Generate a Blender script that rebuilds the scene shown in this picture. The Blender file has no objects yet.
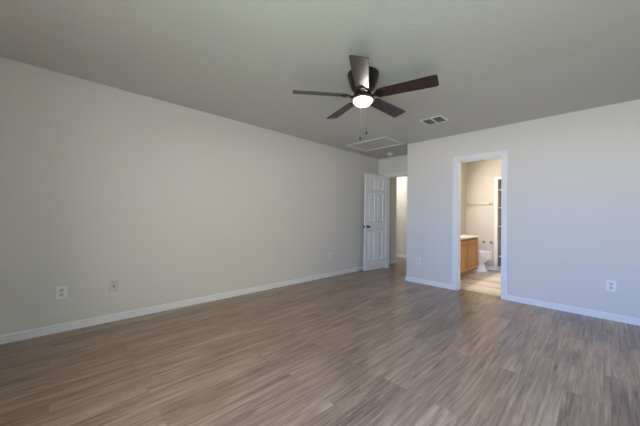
import bpy, bmesh, math, random
from mathutils import Vector, Matrix
from math import sin, cos, pi, radians

random.seed(7)
SC = bpy.context.scene
COL = SC.collection

# ------------------------------------------------------------------ camera
CAM_H, FOCAL = 1.1196, 274.6
PIT, ROL, YAW = 0.0129815, 0.0137871, 0.8012456
fw = Vector((-sin(YAW) * cos(PIT), cos(YAW) * cos(PIT), sin(PIT)))
rt = Vector((cos(YAW), sin(YAW), 0))
up = rt.cross(fw)
rt2 = rt * cos(ROL) + up * sin(ROL)
up2 = -rt * sin(ROL) + up * cos(ROL)
cd = bpy.data.cameras.new('camera')
cam = bpy.data.objects.new('camera', cd)
COL.objects.link(cam)
M = Matrix((rt2, up2, -fw)).transposed().to_4x4()
M.translation = Vector((0, 0, CAM_H))
cam.matrix_world = M
cd.sensor_width = 36
cd.lens = FOCAL * 36 / 640
cd.clip_start = 0.02
SC.camera = cam

# ------------------------------------------------------------------ world, daylight, exposure
SC.view_settings.view_transform = 'Standard'
SC.view_settings.look = 'None'
SC.view_settings.gamma = 1
SC.view_settings.use_curve_mapping = False
SC.view_settings.exposure = 0.06
SKY_STRENGTH = 44.0
w = bpy.data.worlds.new('daylight')
SC.world = w
w.use_nodes = True
nt = w.node_tree
bg = nt.nodes['Background']
tc = nt.nodes.new('ShaderNodeTexCoord')
sp = nt.nodes.new('ShaderNodeSeparateXYZ')
mr = nt.nodes.new('ShaderNodeMapRange')
mr.inputs['From Min'].default_value = -1
rp = nt.nodes.new('ShaderNodeValToRGB')
nt.links.new(tc.outputs['Generated'], sp.inputs[0])
nt.links.new(sp.outputs['Z'], mr.inputs['Value'])
nt.links.new(mr.outputs[0], rp.inputs[0])
# pale sky patch added right of the window, keeping blue off the left wall
cl = nt.nodes.new('ShaderNodeMapRange')
cl.inputs['From Min'].default_value = 0.35
cl.inputs['From Max'].default_value = 0.72
nt.links.new(sp.outputs['X'], cl.inputs['Value'])
abv = nt.nodes.new('ShaderNodeMapRange')
abv.inputs['From Min'].default_value = -0.25
abv.inputs['From Max'].default_value = -0.10
nt.links.new(sp.outputs['Z'], abv.inputs['Value'])
cm = nt.nodes.new('ShaderNodeMath'); cm.operation = 'MULTIPLY'
nt.links.new(cl.outputs[0], cm.inputs[0]); nt.links.new(abv.outputs[0], cm.inputs[1])
cx_ = nt.nodes.new('ShaderNodeMix'); cx_.data_type = 'RGBA'
nt.links.new(cm.outputs[0], cx_.inputs['Factor'])
nt.links.new(rp.outputs[0], cx_.inputs['A'])
cx_.inputs['B'].default_value = (0.475, 0.485, 0.45, 1)
nt.links.new(cx_.outputs['Result'], bg.inputs['Color'])
SKY = [(-90, (1.2, 3.8, 1.8)), (-17, (2.0, 6.0, 3.2)), (-14, (25, 26, 30.5)), (-1, (25, 26.5, 29.5)),   # lawn, sunlit fence and houses
       (1, (16, 23, 41)), (24, (15, 21.5, 39)), (35, (13, 18, 28)), (90, (12, 17, 26))]           # blue sky
while len(rp.color_ramp.elements) > 1:
    rp.color_ramp.elements.remove(rp.color_ramp.elements[-1])
for i, (deg, c) in enumerate(SKY):
    pos = (sin(radians(deg)) + 1) / 2
    e = rp.color_ramp.elements[0] if i == 0 else rp.color_ramp.elements.new(pos)
    e.position = pos
    e.color = (*[q / 45 for q in c], 1)
bg.inputs['Strength'].default_value = SKY_STRENGTH


def light(name, kind, loc, energy, color, size=0.3, size_y=None, rot=(0, 0, 0), portal=False, spread=None):
    d = bpy.data.lights.new(name, kind)
    d.energy = energy
    d.color = color
    if kind == 'AREA':
        d.size = size
        if size_y:
            d.shape = 'RECTANGLE'
            d.size_y = size_y
        if portal:
            d.cycles.is_portal = True
        if spread:
            d.spread = spread
    elif kind == 'POINT':
        d.shadow_soft_size = size
    o = bpy.data.objects.new(name, d)
    COL.objects.link(o)
    o.location = loc
    o.rotation_euler = rot
    return o


# room dimensions (metres)
H = 2.44
XL, XR = -3.563, 0.47          # left wall, right side wall
YB, YF = -0.47, 4.532          # window wall, far wall with bathroom door
XC, YR = -2.446, 5.287         # outside corner, recess wall
T = 0.12
WIN = (-0.85, 0.40, 0.50, 2.10)   # window in the wall behind the camera: x0, x1, z0, z1
light('window_portal', 'AREA', ((WIN[0] + WIN[1]) / 2, YB - 0.10, (WIN[2] + WIN[3]) / 2), 1, (1, 1, 1),
      WIN[1] - WIN[0], WIN[3] - WIN[2], (radians(90), 0, 0), portal=True)
SUN = 72.0
sd_ = bpy.data.lights.new('sun', 'SUN')
sd_.energy = SUN
sd_.color = (0.97, 1.0, 0.90)
sd_.angle = radians(0.6)
sun = bpy.data.objects.new('sun', sd_)
COL.objects.link(sun)
sun.location = (0, -3, 6)
sun.rotation_euler = Vector((-0.05, cos(radians(62)), -sin(radians(62)))).to_track_quat('-Z', 'Y').to_euler()
BULB = 7.0                      # emission of the fan's lit glass bowl
BULB_W = 10.5                    # the bulb inside it
light('bathroom_lamp', 'AREA', (-2.17, 5.60, 2.02), 38, (1.0, 0.905, 0.76), 0.14, 0.7, (0, radians(-70), 0))
light('hall_lamp', 'POINT', (-4.3, 6.4, 2.2), 30, (1.0, 0.95, 0.85), 0.12)


# ------------------------------------------------------------------ materials
def mat(name, color, rough=0.5, metal=0.0, spec=0.5, emis=None, estr=0, bump=None):
    m = bpy.data.materials.new(name)
    m.use_nodes = True
    n = m.node_tree
    b = n.nodes['Principled BSDF']
    b.inputs['Base Color'].default_value = (*color, 1)
    b.inputs['Roughness'].default_value = rough
    b.inputs['Metallic'].default_value = metal
    b.inputs['Specular IOR Level'].default_value = spec
    if emis:
        b.inputs['Emission Color'].default_value = (*emis, 1)
        b.inputs['Emission Strength'].default_value = estr
    # a faint procedural variation on every surface
    t = n.nodes.new('ShaderNodeTexCoord')
    no = n.nodes.new('ShaderNodeTexNoise')
    sc, st, dist, var = bump if bump else (40, 0.03, 0.002, 0.03)
    no.inputs['Scale'].default_value = sc
    no.inputs['Detail'].default_value = 3
    n.links.new(t.outputs['Object'], no.inputs['Vector'])
    hs = n.nodes.new('ShaderNodeMix')
    hs.data_type = 'RGBA'
    hs.inputs['A'].default_value = (*[c * (1 - var) for c in color], 1)
    hs.inputs['B'].default_value = (*[min(1, c * (1 + var)) for c in color], 1)
    n.links.new(no.outputs['Fac'], hs.inputs['Factor'])
    n.links.new(hs.outputs['Result'], b.inputs['Base Color'])
    bp = n.nodes.new('ShaderNodeBump')
    bp.inputs['Strength'].default_value = st
    bp.inputs['Distance'].default_value = dist
    n.links.new(no.outputs['Fac'], bp.inputs['Height'])
    n.links.new(bp.outputs['Normal'], b.inputs['Normal'])
    return m


WALL = mat('greige_wall_paint', (0.68, 0.655, 0.595), 0.62, spec=0.35, bump=(70, 0.18, 0.004, 0.012))
CEIL = mat('textured_ceiling_paint', (0.595, 0.59, 0.56), 0.75, spec=0.25, bump=(55, 0.35, 0.006, 0.02))
BATHWALL = mat('bathroom_wall_paint', (0.63, 0.58, 0.51), 0.6, spec=0.35, bump=(70, 0.15, 0.004, 0.012))
TRIM = mat('white_trim_paint', (0.79, 0.785, 0.775), 0.4)
DOORP = mat('white_door_paint', (0.86, 0.855, 0.83), 0.42)
PLASTIC = mat('white_plastic', (0.80, 0.80, 0.78), 0.4)
GREYPLASTIC = mat('painted_plate', (0.58, 0.565, 0.53), 0.45)
SLOT = mat('dark_slot', (0.02, 0.02, 0.02), 0.6)
HOLE = mat('socket_grey', (0.58, 0.58, 0.58), 0.5)
METALW = mat('white_enamelled_metal', (0.78, 0.77, 0.75), 0.4)
DUCT = mat('dark_duct', (0.045, 0.045, 0.05), 0.6)
LOUVER = mat('louver_grey', (0.15, 0.15, 0.165), 0.45)
BRONZE = mat('dark_bronze', (0.030, 0.022, 0.020), 0.28, 0.6)
BRONZE2 = mat('brushed_bronze', (0.10, 0.062, 0.048), 0.4, 0.4)
NICKEL = mat('dark_nickel', (0.12, 0.11, 0.10), 0.3, 0.9)
CHROME = mat('chrome', (0.62, 0.60, 0.57), 0.15, 1.0)
CHAIN = mat('pale_chain', (0.70, 0.64, 0.55), 0.35, 0.6)
DARKCHAIN = mat('bronze_chain', (0.22, 0.19, 0.17), 0.35, 0.6)
GLOW = mat('lit_frosted_glass', (0.95, 0.92, 0.88), 0.4, emis=(1.0, 0.92, 0.82), estr=BULB)
# frosted glass lets half of the bulb's light straight through
_n = GLOW.node_tree
_tr = _n.nodes.new('ShaderNodeBsdfTransparent')
_mx = _n.nodes.new('ShaderNodeMixShader'); _mx.inputs[0].default_value = 0.55
_n.links.new(_tr.outputs[0], _mx.inputs[1]); _n.links.new(_n.nodes['Principled BSDF'].outputs[0], _mx.inputs[2])
_n.links.new(_mx.outputs[0], _n.nodes['Material Output'].inputs[0])
PORC = mat('white_porcelain', (0.86, 0.85, 0.83), 0.12)
COUNTER = mat('white_cultured_marble', (0.86, 0.85, 0.82), 0.2)
SHELFW = mat('shelf_paint', (0.72, 0.69, 0.63), 0.5)
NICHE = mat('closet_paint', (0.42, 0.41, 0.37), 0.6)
RUBBER = mat('black_rubber', (0.015, 0.015, 0.015), 0.7)
GLASS = bpy.data.materials.new('window_glass')
GLASS.use_nodes = True
g = GLASS.node_tree
g.nodes.remove(g.nodes['Principled BSDF'])
_t = g.nodes.new('ShaderNodeBsdfTransparent'); _g = g.nodes.new('ShaderNodeBsdfGlossy')
_g.inputs['Roughness'].default_value = 0.02
_m = g.nodes.new('ShaderNodeMixShader'); _m.inputs[0].default_value = 0.06
g.links.new(_t.outputs[0], _m.inputs[1]); g.links.new(_g.outputs[0], _m.inputs[2])
g.links.new(_m.outputs[0], g.nodes['Material Output'].inputs[0])


def wood(name, c1, c2, rough, scale, axis_scale, spec=0.5, coat=0.0):
    m = bpy.data.materials.new(name)
    m.use_nodes = True
    n = m.node_tree
    b = n.nodes['Principled BSDF']
    b.inputs['Roughness'].default_value = rough
    b.inputs['Specular IOR Level'].default_value = spec
    b.inputs['Coat Weight'].default_value = coat
    t = n.nodes.new('ShaderNodeTexCoord')
    mp = n.nodes.new('ShaderNodeMapping')
    mp.inputs['Scale'].default_value = axis_scale
    no = n.nodes.new('ShaderNodeTexNoise')
    no.inputs['Scale'].default_value = scale
    no.inputs['Detail'].default_value = 6
    no.inputs['Roughness'].default_value = 0.6
    r = n.nodes.new('ShaderNodeValToRGB')
    r.color_ramp.elements[0].position = 0.3
    r.color_ramp.elements[0].color = (*c1, 1)
    r.color_ramp.elements[1].position = 0.7
    r.color_ramp.elements[1].color = (*c2, 1)
    n.links.new(t.outputs['Object'], mp.inputs['Vector'])
    n.links.new(mp.outputs[0], no.inputs['Vector'])
    n.links.new(no.outputs['Fac'], r.inputs[0])
    n.links.new(r.outputs[0], b.inputs['Base Color'])
    return m


BLADE = wood('mahogany_blade', (0.018, 0.006, 0.005), (0.042, 0.014, 0.011), 0.38, 9, (0.6, 9, 9), 0.9, 0.0)
OAKSHADE = wood('honey_oak_shade', (0.20, 0.085, 0.025), (0.30, 0.14, 0.045), 0.45, 14, (6, 6, 0.5))  # darker oak: shade between the vanity doors put into the body colour
OAK = wood('honey_oak', (0.40, 0.19, 0.060), (0.56, 0.30, 0.115), 0.4, 14, (6, 6, 0.5))


def plank_floor(name, length, width, rot, cols, mortar, grain, rough, contrast, spec=0.5, msize=0.0022):
    """planks with per-plank tone and grain, laid along local x after rotation"""
    m = bpy.data.materials.new(name)
    m.use_nodes = True
    n = m.node_tree
    L = n.links.new
    b = n.nodes['Principled BSDF']
    b.inputs['Specular IOR Level'].default_value = spec
    t = n.nodes.new('ShaderNodeTexCoord')
    mp = n.nodes.new('ShaderNodeMapping')
    mp.inputs['Rotation'].default_value = (0, 0, rot)
    L(t.outputs['Object'], mp.inputs['Vector'])
    br = n.nodes.new('ShaderNodeTexBrick')
    br.offset = 0.37
    br.inputs['Color1'].default_value = (0, 0, 0, 1)
    br.inputs['Color2'].default_value = (1, 1, 1, 1)
    br.inputs['Mortar'].default_value = (0.5, 0.5, 0.5, 1)
    br.inputs['Scale'].default_value = 1
    br.inputs['Mortar Size'].default_value = msize
    br.inputs['Mortar Smooth'].default_value = 0.3
    br.inputs['Brick Width'].default_value = length
    br.inputs['Row Height'].default_value = width
    L(mp.outputs[0], br.inputs['Vector'])
    # per-plank random offset for the grain
    sepc = n.nodes.new('ShaderNodeSeparateColor')
    L(br.outputs['Color'], sepc.inputs[0])
    mul = n.nodes.new('ShaderNodeVectorMath'); mul.operation = 'SCALE'
    comb = n.nodes.new('ShaderNodeCombineXYZ')
    for i in range(3):
        L(sepc.outputs[0], comb.inputs[i])
    L(comb.outputs[0], mul.inputs[0]); mul.inputs['Scale'].default_value = 37.0
    add = n.nodes.new('ShaderNodeVectorMath'); add.operation = 'ADD'
    L(mp.outputs[0], add.inputs[0]); L(mul.outputs[0], add.inputs[1])
    gm = n.nodes.new('ShaderNodeMapping'); gm.inputs['Scale'].default_value = grain
    L(add.outputs[0], gm.inputs['Vector'])
    n1 = n.nodes.new('ShaderNodeTexNoise')
    n1.inputs['Scale'].default_value = 1.0; n1.inputs['Detail'].default_value = 8
    n1.inputs['Roughness'].default_value = 0.70; n1.inputs['Distortion'].default_value = 0.9
    L(gm.outputs[0], n1.inputs['Vector'])
    # broad cathedral figure running along the planks
    gm2 = n.nodes.new('ShaderNodeMapping'); gm2.inputs['Scale'].default_value = (grain[0] * 0.55, grain[1] * 0.28, 1)
    L(add.outputs[0], gm2.inputs['Vector'])
    n2 = n.nodes.new('ShaderNodeTexNoise')
    n2.inputs['Scale'].default_value = 1.0; n2.inputs['Detail'].default_value = 3; n2.inputs['Distortion'].default_value = 1.2
    L(gm2.outputs[0], n2.inputs['Vector'])
    gmix = n.nodes.new('ShaderNodeMix'); gmix.inputs['Factor'].default_value = 0.38
    L(n1.outputs['Fac'], gmix.inputs['A']); L(n2.outputs['Fac'], gmix.inputs['B'])
    # tone = grain * contrast + plank tone
    ma = n.nodes.new('ShaderNodeMath'); ma.operation = 'MULTIPLY_ADD'
    L(sepc.outputs[0], ma.inputs[0]); ma.inputs[1].default_value = contrast
    L(gmix.outputs['Result'], ma.inputs[2])
    sb = n.nodes.new('ShaderNodeMath'); sb.operation = 'SUBTRACT'
    L(ma.outputs[0], sb.inputs[0]); sb.inputs[1].default_value = contrast / 2
    r = n.nodes.new('ShaderNodeValToRGB')
    el = r.color_ramp.elements
    el[0].position = 0.34; el[0].color = (*cols[0], 1)
    el[1].position = 0.66; el[1].color = (*cols[2], 1)
    e = el.new(0.5); e.color = (*cols[1], 1)
    L(sb.outputs[0], r.inputs[0])
    mx = n.nodes.new('ShaderNodeMix'); mx.data_type = 'RGBA'
    mf = n.nodes.new('ShaderNodeMath'); mf.operation = 'MULTIPLY'; mf.inputs[1].default_value = 0.55
    L(br.outputs['Fac'], mf.inputs[0]); L(mf.outputs[0], mx.inputs['Factor'])
    L(r.outputs[0], mx.inputs['A']); mx.inputs['B'].default_value = (*mortar, 1)
    L(mx.outputs['Result'], b.inputs['Base Color'])
    rr = n.nodes.new('ShaderNodeMapRange')
    rr.inputs['To Min'].default_value = rough - 0.05; rr.inputs['To Max'].default_value = rough + 0.08
    L(n1.outputs['Fac'], rr.inputs['Value']); L(rr.outputs[0], b.inputs['Roughness'])
    bu = n.nodes.new('ShaderNodeBump'); bu.inputs['Strength'].default_value = 0.12
    bu.inputs['Distance'].default_value = 0.002
    L(n1.outputs['Fac'], bu.inputs['Height']); L(bu.outputs[0], b.inputs['Normal'])
    return m


FLOOR = plank_floor('grey_brown_vinyl_plank', 1.22, 0.178, radians(90),
                    ((0.116, 0.077, 0.053), (0.312, 0.213, 0.145), (0.53, 0.385, 0.275)),
                    (0.19, 0.125, 0.082), (2.6, 58, 1), 0.28, 0.07, 0.65, msize=0.0014)
BATHFLOOR = plank_floor('pale_wood_look_tile', 0.9, 0.15, 0.0,
                        ((0.54, 0.46, 0.38), (0.74, 0.67, 0.58), (0.84, 0.79, 0.71)),
                        (0.50, 0.45, 0.38), (2.0, 16, 1), 0.4, 0.25)


# ------------------------------------------------------------------ helpers
def tag(o, label=None, cat=None, group=None, kind=None):
    if label: o['label'] = label
    if cat: o['category'] = cat
    if group: o['group'] = group
    if kind: o['kind'] = kind
    return o


def link(name, bm, material, parent=None, smooth=False, loc=None, rot=None):
    bmesh.ops.recalc_face_normals(bm, faces=bm.faces[:])
    me = bpy.data.meshes.new(name)
    bm.to_mesh(me)
    bm.free()
    mats = material if isinstance(material, (list, tuple)) else [material]
    for m in mats:
        me.materials.append(m)
    if smooth:
        for p in me.polygons:
            p.use_smooth = True
        if hasattr(me, 'set_sharp_from_angle'):
            me.set_sharp_from_angle(angle=radians(40))
    o = bpy.data.objects.new(name, me)
    COL.objects.link(o)
    if parent: o.parent = parent
    if loc: o.location = loc
    if rot: o.rotation_euler = rot
    return o


def empty(name, loc, rz=0.0):
    o = bpy.data.objects.new(name, None)
    o.empty_display_size = 0.05
    COL.objects.link(o)
    o.location = loc
    o.rotation_euler = (0, 0, rz)
    return o


def box(bm, x0, x1, y0, y1, z0, z1, bev=0.0, mi=0, seg=1):
    vs = [bm.verts.new((x, y, z)) for x in (x0, x1) for y in (y0, y1) for z in (z0, z1)]
    q = [(0, 1, 3, 2), (4, 6, 7, 5), (0, 4, 5, 1), (2, 3, 7, 6), (0, 2, 6, 4), (1, 5, 7, 3)]
    fs = [bm.faces.new([vs[i] for i in f]) for f in q]
    for f in fs: f.material_index = mi
    if bev > 0:
        es = {e for f in fs for e in f.edges}
        r = bmesh.ops.bevel(bm, geom=list(es), offset=bev, segments=seg, affect='EDGES', profile=0.5)
        for f in r['faces']: f.material_index = mi
    return vs


def lathe(bm, prof, seg=40, cx=0, cy=0, mi=0):
    """prof: list of (r, z) from bottom to top, poles closed with a single vertex"""
    rings = []
    for r, z in prof:
        if r < 1e-5:
            rings.append([bm.verts.new((cx, cy, z))])
        else:
            rings.append([bm.verts.new((cx + r * cos(2 * pi * k / seg), cy + r * sin(2 * pi * k / seg), z)) for k in range(seg)])
    for a, b in zip(rings, rings[1:]):
        for k in range(seg):
            k2 = (k + 1) % seg
            if len(a) == 1 and len(b) == 1: continue
            if len(a) == 1: f = bm.faces.new((a[0], b[k], b[k2]))
            elif len(b) == 1: f = bm.faces.new((a[k], a[k2], b[0]))
            else: f = bm.faces.new((a[k], a[k2], b[k2], b[k]))
            f.material_index = mi
    for r in (rings[0], rings[-1]):
        if len(r) > 1:
            f = bm.faces.new(r); f.material_index = mi


def tube(bm, pts, rad, seg=10, mi=0):
    pts = [Vector(p) for p in pts]
    rads = rad if isinstance(rad, (list, tuple)) else [rad] * len(pts)
    rings = []
    prev = None
    for i, p in enumerate(pts):
        d = (pts[min(i + 1, len(pts) - 1)] - pts[max(i - 1, 0)]).normalized()
        a = prev if prev is not None else (Vector((0, 0, 1)) if abs(d.z) < 0.9 else Vector((1, 0, 0)))
        u = (a - d * a.dot(d)).normalized()
        v = d.cross(u)
        prev = u
        rings.append([bm.verts.new(p + (u * cos(2 * pi * k / seg) + v * sin(2 * pi * k / seg)) * rads[i]) for k in range(seg)])
    for a, b in zip(rings, rings[1:]):
        for k in range(seg):
            f = bm.faces.new((a[k], a[(k + 1) % seg], b[(k + 1) % seg], b[k])); f.material_index = mi
    for r in (rings[0], rings[-1]):
        f = bm.faces.new(r); f.material_index = mi


def loft(bm, rings, seg=36, mi=0):
    """rings: (cx, cy, z, rx_front, rx_back, ry) egg-shaped sections"""
    vs = []
    for cx, cy, z, rf, rb, ry in rings:
        vs.append([bm.verts.new((cx + (rf if cos(a) > 0 else rb) * cos(a), cy + ry * sin(a), z))
                   for a in (2 * pi * k / seg for k in range(seg))])
    for a, b in zip(vs, vs[1:]):
        for k in range(seg):
            f = bm.faces.new((a[k], a[(k + 1) % seg], b[(k + 1) % seg], b[k])); f.material_index = mi
    bm.faces.new(vs[0]); bm.faces.new(vs[-1])


def extrude_profile(bm, prof, a, b, nrm):
    """sweep a (depth, height) profile along the floor line a->b, depth along nrm"""
    a, b, nrm = Vector((*a, 0)), Vector((*b, 0)), Vector((*nrm, 0))
    r0 = [bm.verts.new(a + nrm * d + Vector((0, 0, z))) for d, z in prof]
    r1 = [bm.verts.new(b + nrm * d + Vector((0, 0, z))) for d, z in prof]
    k = len(prof)
    for i in range(k):
        bm.faces.new((r0[i], r0[(i + 1) % k], r1[(i + 1) % k], r1[i]))
    bm.faces.new(r0); bm.faces.new(r1)


def struct(name, bm, m, label, cat, parent=None):
    return tag(link(name, bm, m, parent), label, cat, kind='structure')


# ------------------------------------------------------------------ shell: floors and ceilings
HX0, HY1 = -6.2, 7.1          # hall
BX0, BX1, BY0, BY1 = -2.25, -0.55, YF + T, 6.95   # bathroom
DX0, DX1 = -1.600, -0.985     # bathroom doorway
HD0, HD1 = -3.350, -2.680     # hall doorway
DH = 2.03

bm = bmesh.new()
box(bm, XL - T, XR + T, YB - T, YF, -0.10, 0)
box(bm, XL - T, XC + 0.02, YF, YR + 0.02, -0.10, 0)
box(bm, HX0 - T, XC + 0.02, YR + 0.02, HY1 + T, -0.10, 0)
box(bm, DX0 - 0.03, DX1 + 0.03, YF, YF + T + 0.02, -0.10, 0)
struct('floor', bm, FLOOR, 'grey brown wood look plank floor of the bedroom and hall', 'floor')
bm = bmesh.new()
box(bm, BX0 - 0.04, BX1 + 0.04, YF + T + 0.02, 7.6, -0.10, 0.002)
struct('floor_bathroom', bm, BATHFLOOR, 'pale wood look tile floor beyond the bathroom doorway', 'floor')
bm = bmesh.new()
box(bm, HX0 - T, XR + T, YB - T, 7.6, H, H + 0.10)
struct('ceiling', bm, CEIL, 'textured greige ceiling with the fan on it', 'ceiling')

# walls
bm = bmesh.new()
box(bm, XL - T, XL, YB - T, YR + T, 0, H)
struct('wall_left', bm, WALL, 'long blank greige wall on the left', 'wall')
bm = bmesh.new()
box(bm, XC, DX0, YF, YF + T, 0, H)
box(bm, DX1, XR + T, YF, YF + T, 0, H)
box(bm, DX0, DX1, YF, YF + T, DH, H)
box(bm, XC, XC + T, YF + T, YR, 0, H)
struct('wall_right', bm, WALL, 'greige wall pierced by the bathroom doorway', 'wall')
bm = bmesh.new()
box(bm, XL, HD0, YR, YR + T, 0, H)
box(bm, HD1, XC + T, YR, YR + T, 0, H)
box(bm, HD0, HD1, YR, YR + T, DH, H)
struct('wall_recess', bm, WALL, 'short greige wall above the open hall doorway', 'wall')
bm = bmesh.new()
x0, x1, z0, z1 = WIN
box(bm, XL, x0, YB - T, YB, 0, H)
box(bm, x1, XR, YB - T, YB, 0, H)
box(bm, x0, x1, YB - T, YB, 0, z0)
box(bm, x0, x1, YB - T, YB, z1, H)
struct('wall_back', bm, WALL, 'greige window wall behind the camera', 'wall')
bm = bmesh.new()
box(bm, XR, XR + T, YB - T, YF, 0, H)
struct('wall_side', bm, WALL, 'greige side wall beside the camera', 'wall')
# hall
bm = bmesh.new()
box(bm, -3.72, -3.60, YR + T, 6.15, 0, H)
struct('wall_hall_left', bm, WALL, 'greige hall wall ending in an outside corner behind the open door', 'wall')
bm = bmesh.new()
box(bm, HX0, XC + T, HY1, HY1 + T, 0, H)
struct('wall_hall_back', bm, WALL, 'brightly lit wall at the far side of the hall', 'wall')
bm = bmesh.new()
box(bm, XC, XC + T, YR + T, HY1, 0, H)
struct('wall_hall_right', bm, WALL, 'hall wall behind the outside corner', 'wall')
bm = bmesh.new()
box(bm, HX0 - T, HX0, YR, HY1 + T, 0, H)
box(bm, HX0, XL - T, YR, YR + T, 0, H)
struct('wall_hall_end', bm, WALL, 'far end wall of the hall', 'wall')
# bathroom
bm = bmesh.new()
box(bm, BX0 - 0.055, BX0, YF + T, BY1 + T, 0, H)
struct('wall_bathroom_left', bm, BATHWALL, 'cream bathroom wall behind the vanity', 'wall')
bm = bmesh.new()
box(bm, BX1, BX1 + 0.1, YF + T, 7.6, 0, H)
struct('wall_bathroom_right', bm, BATHWALL, 'cream bathroom wall to the right inside the doorway', 'wall')
NX0, NX1, NZ0, NZ1 = -1.608, -1.02, 0.09, 1.99
bm = bmesh.new()
box(bm, BX0, NX0, BY1, BY1 + T, 0, H)
box(bm, NX1, BX1, BY1, BY1 + T, 0, H)
box(bm, NX0, NX1, BY1, BY1 + T, NZ1, H)
box(bm, NX0, NX1, BY1, BY1 + T, 0, NZ0)
struct('wall_bathroom_back', bm, BATHWALL, 'cream bathroom wall holding the towel bar', 'wall')
bm = bmesh.new()
NB = 7.38
box(bm, NX0 - 0.06, NX0, BY1 + T, NB, 0, H)
box(bm, NX1, NX1 + 0.06, BY1 + T, NB, 0, H)
box(bm, NX0 - 0.06, NX1 + 0.06, NB, NB + 0.06, 0, H)
box(bm, NX0, NX1, BY1 + T, NB, NZ1 + 0.03, NZ1 + 0.06)
box(bm, NX0, NX1, BY1 + T, NB, 0.002, NZ0)
struct('wall_closet', bm, NICHE, 'dim inside of the linen closet niche', 'wall')

# baseboards (profile with a stepped top)
BBP = [(0, 0), (0.016, 0), (0.016, 0.043), (0.008, 0.0445), (0.008, 0.050), (0.012, 0.052), (0.012, 0.061), (0.005, 0.072), (0.003, 0.076), (0, 0.076)]


def baseboard(name, segs, label):
    bm = bmesh.new()
    for a, b, nrm in segs:
        extrude_profile(bm, BBP, a, b, nrm)
    return struct(name, bm, TRIM, label, 'baseboard')


CW = 0.058   # door casing width
baseboard('baseboard_left', [((XL, YB), (XL, YR), (1, 0))], 'white baseboard along the long left wall')
baseboard('baseboard_right', [((XC - 0.013, YF), (DX0 - CW, YF), (0, -1)), ((DX1 + CW, YF), (XR, YF), (0, -1)),
                              ((XC, YF - 0.013), (XC, YR), (-1, 0))], 'white baseboard along the wall with the bathroom doorway')
baseboard('baseboard_recess', [((XL + 0.013, YR), (HD0 - CW, YR), (0, -1)), ((HD1 + CW, YR), (XC - 0.013, YR), (0, -1))],
          'white baseboard beside the hall doorway')
baseboard('baseboard_back', [((XL + 0.013, YB), (XR, YB), (0, 1))], 'white baseboard below the window')
baseboard('baseboard_side', [((XR, YB + 0.013), (XR, YF - 0.013), (-1, 0))], 'white baseboard on the side wall')
baseboard('baseboard_hall', [((-3.60, YR + T), (-3.60, 6.163), (1, 0)), ((-3.72, 6.15), (-3.587, 6.15), (0, 1)),
                             ((HX0, HY1), (XC, HY1), (0, -1))], 'white baseboard along the hall walls')
bm = bmesh.new()
for a, b, nrm in [((BX0, BY1), (NX0 - 0.06, BY1), (0, -1)), ((NX1 + 0.06, BY1), (BX1, BY1), (0, -1)),
                  ((BX1, BY0), (BX1, BY1), (-1, 0))]:
    extrude_profile(bm, BBP, a, b, nrm)
struct('baseboard_bathroom', bm, TRIM, 'white baseboard at the foot of the bathroom back wall', 'baseboard')


def casing(bm, xa, xb, y, s, top, wd=CW):
    """flat casing with a back band round an opening xa..xb in a wall face y, standing out by s"""
    t = 0.014
    for x0_, x1_, x2_ in ((xa - wd, xa - 0.006, xa - wd), (xb + 0.006, xb + wd, xb + wd - 0.014)):
        y0, y1 = sorted((y, y + s * t))
        box(bm, x0_, x1_, y0, y1, 0, top + 0.0065, 0.003)
        y0, y1 = sorted((y + s * t, y + s * 0.019))
        box(bm, x2_, x2_ + 0.014, y0 - 0.004 * (s > 0), y1 + 0.004 * (s < 0), 0, top + wd - 0.001, 0.002)
    y0, y1 = sorted((y, y + s * t))
    box(bm, xa - wd, xb + wd, y0, y1, top + 0.006, top + wd, 0.003)
    y0, y1 = sorted((y + s * t, y + s * 0.019))
    box(bm, xa - wd, xb + wd, y0 - 0.004 * (s > 0), y1 + 0.004 * (s < 0), top + wd - 0.014, top + wd, 0.002)


def jamb(bm, xa, xb, y0, y1, top):
    t = 0.018
    box(bm, xa, xa + t, y0, y1, 0, top)
    box(bm, xb - t, xb, y0, y1, 0, top)
    box(bm, xa + t, xb - t, y0, y1, top - t, top)
    ym = (y0 + y1) / 2
    box(bm, xa + t, xa + t + 0.010, ym, ym + 0.035, 0, top - t)
    box(bm, xb - t - 0.010, xb - t, ym, ym + 0.035, 0, top - t)
    box(bm, xa + t, xb - t, ym, ym + 0.035, top - t - 0.010, top - t)


bm = bmesh.new()
casing(bm, DX0 + 0.012, DX1 - 0.012, YF, -1, DH - 0.012, 0.070)
jamb(bm, DX0, DX1, YF - 0.001, YF + T + 0.001, DH)
casing(bm, DX0 + 0.012, DX1 - 0.012, YF + T, 1, DH - 0.012, 0.070)
struct('trim_1', bm, TRIM, 'white casing round the bathroom doorway', 'door frame')
bm = bmesh.new()
casing(bm, HD0 + 0.012, HD1 - 0.012, YR, -1, DH - 0.012, 0.070)
jamb(bm, HD0, HD1, YR - 0.001, YR + T + 0.001, DH)
struct('trim_2', bm, TRIM, 'white casing round the hall doorway', 'door frame')
bm = bmesh.new()
box(bm, NX0 - 0.06, NX0 + 0.004, BY1 - 0.014, BY1, 0, NZ1, 0.003)
box(bm, NX1 - 0.004, NX1 + 0.06, BY1 - 0.014, BY1, 0, NZ1, 0.003)
box(bm, NX0 - 0.06, NX1 + 0.06, BY1 - 0.014, BY1, NZ1 - 0.006, NZ1 + 0.05, 0.003)
struct('trim_3', bm, TRIM, 'pale casing round the linen closet niche in the bathroom', 'door frame')

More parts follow.
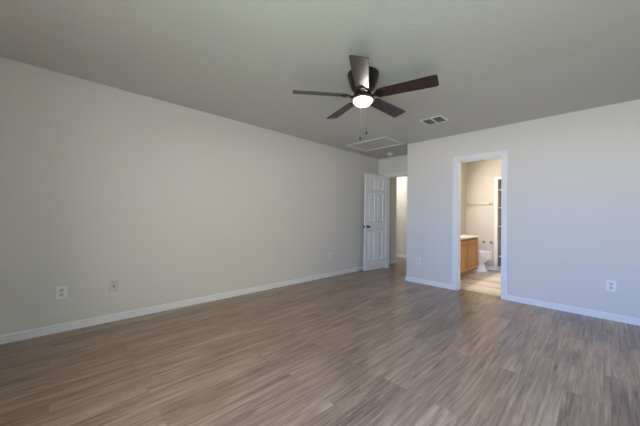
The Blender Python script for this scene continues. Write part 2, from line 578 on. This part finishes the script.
# the window (outside the frame)
def make_window(name, loc, rz, hw, hh, label):
    """local +y points into the room"""
    wroot = tag(empty(name, loc, rz), label, 'window', kind='structure')
    bm = bmesh.new()
    for a in (-hw, -0.03, hw - 0.05):
        box(bm, a, a + (0.06 if a == -0.03 else 0.05), -0.10, -0.05, 0, hh)
    for z in (0, hh / 2 - 0.02, hh - 0.05):
        box(bm, -hw, hw, -0.10, -0.055, z, z + 0.05)
    link('frame', bm, TRIM, wroot)
    bm = bmesh.new()
    box(bm, -hw - 0.04, hw + 0.04, -0.05, 0.04, -0.025, 0, 0.004)
    link('sill', bm, TRIM, wroot)
    bm = bmesh.new()
    box(bm, -hw + 0.05, hw - 0.05, -0.082, -0.078, 0.05, hh - 0.05)
    link('pane', bm, GLASS, wroot)


make_window('window_1', ((WIN[0] + WIN[1]) / 2, YB, WIN[2]), 0, (WIN[1] - WIN[0]) / 2, WIN[3] - WIN[2],
            'white framed window in the wall behind the camera')

# ------------------------------------------------------------------ the open six-panel door
def make_door():
    W, HH, TH = 0.660, 2.022, 0.035
    hinge = Vector((-3.352, 5.272, 0))
    free = Vector((-3.418, 4.613, 0))
    d = (hinge - free).normalized()
    ang = math.atan2(d.y, d.x)
    o = empty('door_1', (free.x, free.y, 0.008), ang)     # local +x towards the hinge, local -y towards the room
    tag(o, 'white six panel door standing open against the left wall', 'door', kind='structure')
    bm = bmesh.new()
    st, mu = 0.098, 0.085
    rows = [(0.215, 0.815), (1.02, 1.605), (1.70, 1.925)]
    cols = [(st, (W - mu) / 2), ((W + mu) / 2, W - st)]
    box(bm, 0, st, 0, TH, 0, HH, 0.0015); box(bm, W - st, W, 0, TH, 0, HH, 0.0015)
    zs = [0] + [z for r in rows for z in r] + [HH]
    for i in range(0, len(zs), 2):
        box(bm, st, W - st, 0, TH, zs[i], zs[i + 1])
    for r in rows:
        box(bm, (W - mu) / 2, (W + mu) / 2, 0, TH, r[0], r[1])
        for c in cols:
            # recessed panel with a sloped moulding and a raised field, on both faces
            a0, a1, b0, b1 = c[0], c[1], r[0], r[1]
            for s in (0, 1):
                levels = [(0, 0.0), (0.009, 0.014), (0.020, 0.014), (0.040, 0.003)]
                rings = []
                for ins, dep in levels:
                    y = dep if s == 0 else TH - dep
                    rings.append([bm.verts.new(v) for v in ((a0 + ins, y, b0 + ins), (a1 - ins, y, b0 + ins),
                                                            (a1 - ins, y, b1 - ins), (a0 + ins, y, b1 - ins))])
                for p, q in zip(rings, rings[1:]):
                    for k in range(4):
                        bm.faces.new((p[k], p[(k + 1) % 4], q[(k + 1) % 4], q[k]))
                bm.faces.new(rings[-1])
    link('door_leaf', bm, DOORP, o)
    # knob on both faces with a rose, latch plate in the edge
    bm = bmesh.new()
    prof = [(0, 0), (0.031, 0), (0.031, 0.004), (0.026, 0.009), (0.011, 0.011), (0.010, 0.032), (0.020, 0.038),
            (0.027, 0.048), (0.0275, 0.056), (0.022, 0.066), (0.010, 0.070), (0, 0.0705)]
    lathe(bm, prof, 28)
    k1 = link('door_knob', bm, NICKEL, o, True, (0.062, 0, 0.915), (radians(90), 0, 0))
    k1['label'] = 'dark nickel door knob'
    k2 = k1.copy(); COL.objects.link(k2)
    k2.parent = o; k2.location = (0.062, TH, 0.915); k2.rotation_euler = (radians(-90), 0, 0)
    bm = bmesh.new()
    box(bm, -0.001, 0.001, 0.006, 0.029, 0.885, 0.945)
    box(bm, -0.008, 0.0, 0.012, 0.023, 0.905, 0.925, 0.003)
    link('latch_plate', bm, NICKEL, o)
    for z in (0.18, 1.0, 1.80):
        bm = bmesh.new()
        tube(bm, [(W + 0.003, TH * 0.5, z), (W + 0.003, TH * 0.5, z + 0.09)], 0.005, 10)
        link('hinge', bm, DOORP, o)
    return o


make_door()


# ------------------------------------------------------------------ ceiling fan
FANX, FANY, ZB = -1.548, 2.03, 2.236
FR = 0.640
fan = tag(empty('ceiling_fan', (FANX, FANY, H)), 'five bladed dark ceiling fan with a lit glass bowl', 'ceiling fan')
bm = bmesh.new()
lathe(bm, [(0, -0.158), (0.074, -0.158), (0.094, -0.150), (0.108, -0.132), (0.117, -0.106), (0.121, -0.085), (0.127, -0.082),
           (0.129, -0.060), (0.136, -0.054), (0.137, -0.036), (0.143, -0.030), (0.145, -0.010), (0.145, -0.0005), (0, -0.0005)], 56)
link('motor_housing', bm, BRONZE, fan, True)
bm = bmesh.new()
lathe(bm, [(0, -0.232), (0.050, -0.232), (0.064, -0.226), (0.068, -0.205), (0.078, -0.198), (0.080, -0.178), (0.070, -0.158), (0, -0.158)], 40)
link('flywheel', bm, BRONZE, fan, True)
bm = bmesh.new()
lathe(bm, [(0.087, -0.243), (0.106, -0.246), (0.112, -0.241), (0.112, -0.231), (0.100, -0.226), (0.060, -0.222), (0, -0.222)], 48)
link('light_fitter', bm, BRONZE2, fan, True)
bm = bmesh.new()
pr = []
for k in range(9):
    a = pi / 2 * k / 8
    pr.append((0.086 * sin(a), -0.243 - 0.056 * cos(a)))
pr[0] = (0, pr[0][1])
pr += [(0.085, -0.240)]
lathe(bm, pr[:-1], 48)
bm.faces.ensure_lookup_table()
bmesh.ops.delete(bm, geom=[f for f in bm.faces if len(f.verts) > 4], context='FACES_ONLY')   # the bowl is open at the top
lamp = link('glass_bowl', bm, GLOW, fan, True)
lamp['label'] = 'lit frosted glass bowl'
bulb = light('fan_bulb', 'POINT', (0, 0, -0.266), BULB_W, (1.0, 0.92, 0.82), 0.028)
bulb.parent = fan
bm = bmesh.new()
lathe(bm, [(0, -0.309), (0.006, -0.307), (0.008, -0.302), (0.005, -0.297), (0, -0.297)], 16)
link('finial', bm, CHAIN, fan, True)


def blade_mesh(bm):
    # local +x outward, width along y; plan outline with rounded corners
    r0, r1, w0, w1 = 0.160, FR, 0.059, 0.071
    th = 0.006
    out = [(r0, -w0 + 0.016), (r0 + 0.004, -w0 + 0.006), (r0 + 0.014, -w0)]
    for k in range(1, 6):
        t = k / 6
        out.append((r0 + 0.014 + (r1 - 0.03 - r0 - 0.014) * t, -(w0 + (w1 - w0) * t)))
    for k in range(9):
        a = -pi / 2 + pi / 2 * k / 8
        out.append((r1 - 0.016 + 0.016 * cos(a), -w1 + 0.016 + 0.016 * sin(a)))
    full = out + [(x, -y) for x, y in reversed(out)]
    # gentle outward bow at the tip
    full = [(x + (0.012 * (1 - (y / w1) ** 2) if x > r1 - 0.03 else 0), y) for x, y in full]
    lo = [bm.verts.new((x, y, -th / 2)) for x, y in full]
    hi = [bm.verts.new((x, y, th / 2)) for x, y in full]
    n = len(full)
    for k in range(n):
        bm.faces.new((lo[k], lo[(k + 1) % n], hi[(k + 1) % n], hi[k]))
    bm.faces.new(lo); bm.faces.new(hi)


def iron_mesh(bm):
    # ornate arm: a curved stem rising out of the flywheel, a ring and three lobes screwed under the blade
    tube(bm, [(0.066, 0, 0.008), (0.085, 0, -0.004), (0.105, 0, -0.012), (0.125, 0, -0.010)], [0.011, 0.009, 0.008, 0.009], 10)
    for cx, cy, r in ((0.142, 0, 0.036), (0.188, 0, 0.027), (0.158, 0.034, 0.024), (0.158, -0.034, 0.024)):
        lathe(bm, [(0, -0.0125), (r * 0.6, -0.0125), (r * 0.9, -0.0105), (r, -0.0075), (r, -0.0035), (0, -0.0035)], 20, cx, cy)
    for cx, cy in ((0.188, 0), (0.158, 0.034), (0.158, -0.034)):
        lathe(bm, [(0, -0.0165), (0.004, -0.0155), (0.006, -0.0125), (0, -0.0125)], 10, cx, cy)


TH0 = radians(232.43)
PITCH = radians(13)
proto = None
for k in range(5):
    a = TH0 + k * 2 * pi / 5
    if proto is None:
        bm = bmesh.new(); blade_mesh(bm)
        b = link('blade', bm, BLADE, fan)
        bm = bmesh.new(); iron_mesh(bm)
        i = link('blade_iron', bm, BRONZE, b, True)
        i['label'] = 'dark bronze blade arm'
        proto = (b, i)
    else:
        b = proto[0].copy(); COL.objects.link(b); b.parent = fan
        i = proto[1].copy(); COL.objects.link(i); i.parent = b
    b.location = (0, 0, ZB - H)
    b.rotation_euler = (Matrix.Rotation(a, 3, 'Z') @ Matrix.Rotation(-PITCH, 3, 'X')).to_euler()


def pull_chain(dx, dy, ztop, zbot, m):
    bm = bmesh.new()
    tube(bm, [(dx, dy, ztop), (dx, dy, zbot)], 0.0012, 6)
    n = int((ztop - zbot) / 0.012)
    c = link('pull_chain', bm, m, fan)
    bm = bmesh.new()
    lathe(bm, [(0, zbot - 0.030), (0.006, zbot - 0.029), (0.0085, zbot - 0.020), (0.007, zbot - 0.008), (0.003, zbot), (0, zbot)], 14, dx, dy)
    kn = link('pull_knob', bm, BRONZE, c, True)
    return c


# directions across the picture (right) and away from the camera
R2 = Vector((cos(YAW), sin(YAW), 0))
v = R2 * -0.022 + Vector((0.02, -0.03, 0))
pull_chain(-0.0165, -0.012, -0.296, -0.578, CHAIN)
pull_chain(0.0310, 0.020, -0.280, -0.530, DARKCHAIN)


# ------------------------------------------------------------------ ceiling vent, hatch, smoke detector
vent = tag(empty('ceiling_vent', (-1.590, 3.652, H)), 'square two section air vent in the ceiling beyond the fan', 'air vent')
bm = bmesh.new()
hx, hy = 0.148, 0.130
for s in (-1, 1):
    xo, xi = sorted((s * hx, s * (hx - 0.028)))
    box(bm, xo, xi, -hy, hy, -0.010, -0.0005, 0.002)
    yo, yi = sorted((s * hy, s * (hy - 0.028)))
    box(bm, -hx + 0.028, hx - 0.028, yo, yi, -0.010, -0.0005, 0.002)
box(bm, -0.012, 0.012, -hy + 0.028, hy - 0.028, -0.010, -0.0005, 0.002)
link('frame', bm, METALW, vent)
for s in (-1, 1):
    bm = bmesh.new()
    xa, xb = (0.012, hx - 0.028) if s > 0 else (-hx + 0.028, -0.012)
    box(bm, xa, xb, -hy + 0.028, hy - 0.028, -0.0015, -0.0006, mi=1)
    n = 9
    for k in range(n):
        y = -hy + 0.036 + k * (2 * hy - 0.072) / (n - 1)
        vs = box(bm, xa, xb, y - 0.001, y + 0.001, -0.0095, -0.0015)
        for q in vs:
            if q.co.z < -0.005: q.co.y += 0.009
    link('louver_panel', bm, [LOUVER, DUCT], vent)

hatch = tag(empty('attic_hatch', (-2.878, 4.142, H)), 'rectangular attic hatch with white trim in the ceiling', 'attic hatch')
bm = bmesh.new()
hx, hy, tw = 0.422, 0.308, 0.056
for s in (-1, 1):
    xo, xi = sorted((s * hx, s * (hx - tw)))
    box(bm, xo, xi, -hy, hy, -0.014, -0.0005, 0.003)
    yo, yi = sorted((s * hy, s * (hy - tw)))
    box(bm, -hx + tw, hx - tw, yo, yi, -0.014, -0.0005, 0.003)
link('frame', bm, TRIM, hatch)
bm = bmesh.new()
box(bm, -hx + tw, hx - tw, -hy + tw, hy - tw, -0.004, -0.0005)
link('hatch_panel', bm, CEIL, hatch)

sd = tag(empty('smoke_detector', (-3.054, 4.945, H)), 'small round white smoke detector on the ceiling above the hall doorway', 'smoke detector')
bm = bmesh.new()
lathe(bm, [(0, -0.014), (0.062, -0.014), (0.066, -0.010), (0.066, -0.0005), (0, -0.0005)], 32)
link('base', bm, PLASTIC, sd, True)
bm = bmesh.new()
lathe(bm, [(0, -0.044), (0.030, -0.044), (0.044, -0.038), (0.050, -0.028), (0.052, -0.014), (0, -0.014)], 32)
link('cover', bm, PLASTIC, sd, True)


# ------------------------------------------------------------------ outlets and plates
def outlet(name, loc, rz, label, group='wall outlets'):
    """local -y points into the room"""
    o = tag(empty(name, loc, rz), label, 'outlet', group)
    bm = bmesh.new()
    box(bm, -0.040, 0.040, -0.006, -0.0005, -0.063, 0.063, 0.003)
    link('cover_plate', bm, PLASTIC, o)
    for z in (-0.021, 0.021):
        bm = bmesh.new()
        lathe(bm, [(0, 0), (0.0168, 0), (0.0168, 0.0018), (0, 0.0018)], 24)
        bmesh.ops.rotate(bm, verts=bm.verts, cent=(0, 0, 0), matrix=Matrix.Rotation(radians(90), 3, 'X'))
        bmesh.ops.translate(bm, verts=bm.verts, vec=(0, -0.0058, z))
        for x, hz in ((-0.0062, 0.0048), (0.0062, 0.0040)):
            box(bm, x - 0.0013, x + 0.0013, -0.0082, -0.0070, z + 0.003 - hz, z + 0.003 + hz, mi=1)
        box(bm, -0.0025, 0.0025, -0.0082, -0.0070, z - 0.0115, z - 0.0070, mi=1)
        link('socket', bm, [HOLE, SLOT], o)
    bm = bmesh.new()
    lathe(bm, [(0, 0), (0.0032, 0), (0.0026, 0.0012), (0, 0.0014)], 12)
    bmesh.ops.rotate(bm, verts=bm.verts, cent=(0, 0, 0), matrix=Matrix.Rotation(radians(90), 3, 'X'))
    link('screw', bm, HOLE, o, True, (0, -0.006, 0))
    return o


outlet('wall_outlet', (XL, 0.066, 0.370), radians(90), 'white outlet low on the left wall, the one nearest the camera')
outlet('wall_outlet', (XL, 3.725, 0.384), radians(90), 'small white outlet far along the left wall towards the open door')
outlet('wall_outlet', (-2.226, YF, 0.376), 0, 'white outlet beside the outside corner left of the bathroom doorway')
outlet('wall_outlet', (0.060, YF, 0.384), 0, 'white outlet on the far wall right of the bathroom doorway')
cx = tag(empty('cable_plate', (XL, 0.463, 0.361), radians(90)), 'wall coloured cable plate on the left wall next to the nearest outlet', 'wall plate')
bm = bmesh.new()
box(bm, -0.037, 0.037, -0.006, -0.0005, -0.060, 0.060, 0.003)
link('cover_plate', bm, GREYPLASTIC, cx)
bm = bmesh.new()
lathe(bm, [(0, 0), (0.0075, 0), (0.0075, 0.003), (0.0045, 0.003), (0.0045, 0.010), (0, 0.010)], 16)
link('cable_socket', bm, SLOT, cx, True, (0, -0.006, 0.003), (radians(90), 0, 0))

# door stop on the left baseboard
ds = tag(empty('door_stop', (XL + 0.0132, 4.53, 0.040), 0), 'small dark tipped door stop on the left baseboard beside the open door', 'door stop')
bm = bmesh.new()
tube(bm, [(0, 0, 0), (0.004, 0, 0), (0.005, 0, 0), (0.055, 0, 0.0)], [0.011, 0.011, 0.005, 0.005], 12)
link('spring', bm, CHROME, ds, True)
bm = bmesh.new()
tube(bm, [(0.053, 0, 0), (0.066, 0, 0), (0.069, 0, 0)], [0.009, 0.009, 0.006], 12)
link('rubber_tip', bm, RUBBER, ds, True)


# ------------------------------------------------------------------ bathroom: vanity, toilet, bars, shelves
VX0, VX1, VY0, VY1 = BX0 + 0.002, -1.800, 4.96, 6.275
van = tag(empty('bathroom_vanity', (VX0, VY0, 0)), 'honey oak bathroom vanity seen through the doorway', 'vanity')
bm = bmesh.new()
dx, dy = VX1 - VX0, VY1 - VY0
box(bm, 0, dx, 0, dy, 0.100, 0.738, 0.002)
link('cabinet_body', bm, OAKSHADE, van)
bm = bmesh.new()
box(bm, 0, dx - 0.070, 0, dy - 0.03, 0.0022, 0.100)
link('toe_kick', bm, OAK, van)
nd = 2
dw = (dy - 0.07 - 0.05 * (nd - 1)) / nd
for k in range(nd):
    y0 = 0.035 + k * (dw + 0.05)
    bm = bmesh.new()
    z0, z1, f = 0.135, 0.700, 0.058
    xa, xb = dx, dx + 0.019
    box(bm, xa, xb, y0, y0 + f, z0, z1, 0.002); box(bm, xa, xb, y0 + dw - f, y0 + dw, z0, z1, 0.002)
    box(bm, xa, xb, y0 + f, y0 + dw - f, z0, z0 + f, 0.002); box(bm, xa, xb, y0 + f, y0 + dw - f, z1 - f, z1, 0.002)
    box(bm, xa, xa + 0.003, y0 + f, y0 + dw - f, z0 + f, z1 - f)
    box(bm, xa + 0.003, xa + 0.015, y0 + f + 0.022, y0 + dw - f - 0.022, z0 + f + 0.022, z1 - f - 0.022, 0.009)
    link('cabinet_door', bm, OAK, van)
top = tag(empty('vanity_top', (VX0, VY0, 0.7385)), 'white countertop with backsplash lying on the oak vanity', 'countertop')
bm = bmesh.new()
box(bm, 0, dx + 0.030, -0.0, dy + 0.012, 0, 0.032, 0.006, seg=2)
link('counter_slab', bm, COUNTER, top)
bm = bmesh.new()
box(bm, 0, 0.018, 0, dy + 0.012, 0.032, 0.125, 0.003)
link('backsplash', bm, COUNTER, top)

toi = tag(empty('toilet', (-1.86, 6.615, 0.002)), 'white toilet side on between the oak vanity and the back wall', 'toilet')
bm = bmesh.new()
loft(bm, [(-0.045, 0, 0.000, 0.205, 0.155, 0.105), (-0.045, 0, 0.020, 0.205, 0.155, 0.105), (-0.045, 0, 0.035, 0.190, 0.150, 0.095),
          (-0.035, 0, 0.100, 0.140, 0.150, 0.080), (-0.035, 0, 0.165, 0.130, 0.150, 0.085), (-0.015, 0, 0.220, 0.170, 0.160, 0.125),
          (0.010, 0, 0.280, 0.215, 0.180, 0.160), (0.015, 0, 0.335, 0.228, 0.190, 0.178), (0.015, 0, 0.380, 0.232, 0.190, 0.182),
          (0.015, 0, 0.390, 0.228, 0.186, 0.178)])
link('bowl', bm, PORC, toi, True)
bm = bmesh.new()
loft(bm, [(0.015, 0, 0.391, 0.230, 0.190, 0.182), (0.015, 0, 0.396, 0.236, 0.194, 0.187), (0.015, 0, 0.408, 0.236, 0.194, 0.187), (0.015, 0, 0.412, 0.230, 0.190, 0.182)])
link('seat', bm, PORC, toi, True)
bm = bmesh.new()
loft(bm, [(0.012, 0, 0.4125, 0.230, 0.192, 0.182), (0.012, 0, 0.418, 0.234, 0.195, 0.186), (0.012, 0, 0.430, 0.230, 0.192, 0.182), (0.012, 0, 0.437, 0.195, 0.165, 0.150)])
link('lid', bm, PORC, toi, True)
bm = bmesh.new()
box(bm, -0.385, -0.195, -0.21, 0.21, 0.375, 0.715, 0.02, seg=3)
box(bm, -0.30, -0.12, -0.10, 0.10, 0.30, 0.3905, 0.015, seg=2)
link('tank', bm, PORC, toi, True)
bm = bmesh.new()
box(bm, -0.388, -0.187, -0.218, 0.218, 0.716, 0.750, 0.010, seg=2)
link('tank_lid', bm, PORC, toi, True)
bm = bmesh.new()
tube(bm, [(-0.195, -0.15, 0.665), (-0.178, -0.15, 0.665), (-0.176, -0.145, 0.664), (-0.176, -0.085, 0.655)], [0.011, 0.011, 0.007, 0.006], 10)
link('flush_handle', bm, CHROME, toi, True)


def post(bm, x, y0, y1, z, s=0.022):
    box(bm, x - s, x + s, y1 - 0.010, y1 - 0.0004, z - s, z + s, 0.003)
    box(bm, x - s * 0.5, x + s * 0.5, y0, y1 - 0.010, z - s * 0.5, z + s * 0.5, 0.002)


tb = tag(empty('towel_bar', (-1.968, BY1, 1.465)), 'chrome towel bar on the bathroom back wall above the toilet', 'towel bar')
for x in (-0.228, 0.228):
    bm = bmesh.new(); post(bm, x, -0.075, 0, 0)
    link('bracket', bm, CHROME, tb)
bm = bmesh.new()
tube(bm, [(-0.228, -0.064, 0), (0.228, -0.064, 0)], 0.010, 12)
link('bar', bm, METALW, tb, True)
tp = tag(empty('toilet_paper_holder', (-1.793, BY1, 0.600)), 'empty chrome toilet paper holder low on the bathroom back wall', 'toilet paper holder')
for x in (-0.073, 0.073):
    bm = bmesh.new(); post(bm, x, -0.080, 0, 0, 0.024)
    link('bracket', bm, CHROME, tp)

for z, lab in ((0.30, 'lowest shelf in the linen closet niche'), (0.955, 'second shelf from the bottom in the linen closet niche'), (1.37, 'second shelf from the top in the linen closet niche'),
               (1.76, 'topmost shelf in the linen closet niche')):
    bm = bmesh.new()
    box(bm, NX0 + 0.001, NX1 - 0.001, BY1 + 0.045, NB - 0.001, z - 0.011, z + 0.011, 0.002)
    tag(link('closet_shelf', bm, SHELFW), lab, 'shelf', 'linen closet shelves')

ef = tag(empty('exhaust_vent', (-1.92, 6.78, H)), 'white exhaust vent in the bathroom ceiling near the back wall', 'exhaust vent')
bm = bmesh.new()
box(bm, -0.13, 0.13, -0.13, 0.13, -0.016, -0.0005, 0.006)
link('cover', bm, METALW, ef)
bm = bmesh.new()
for k in range(7):
    y = -0.09 + k * 0.03
    box(bm, -0.10, 0.10, y - 0.006, y + 0.006, -0.0168, -0.0158)
link('grille', bm, LOUVER, ef)
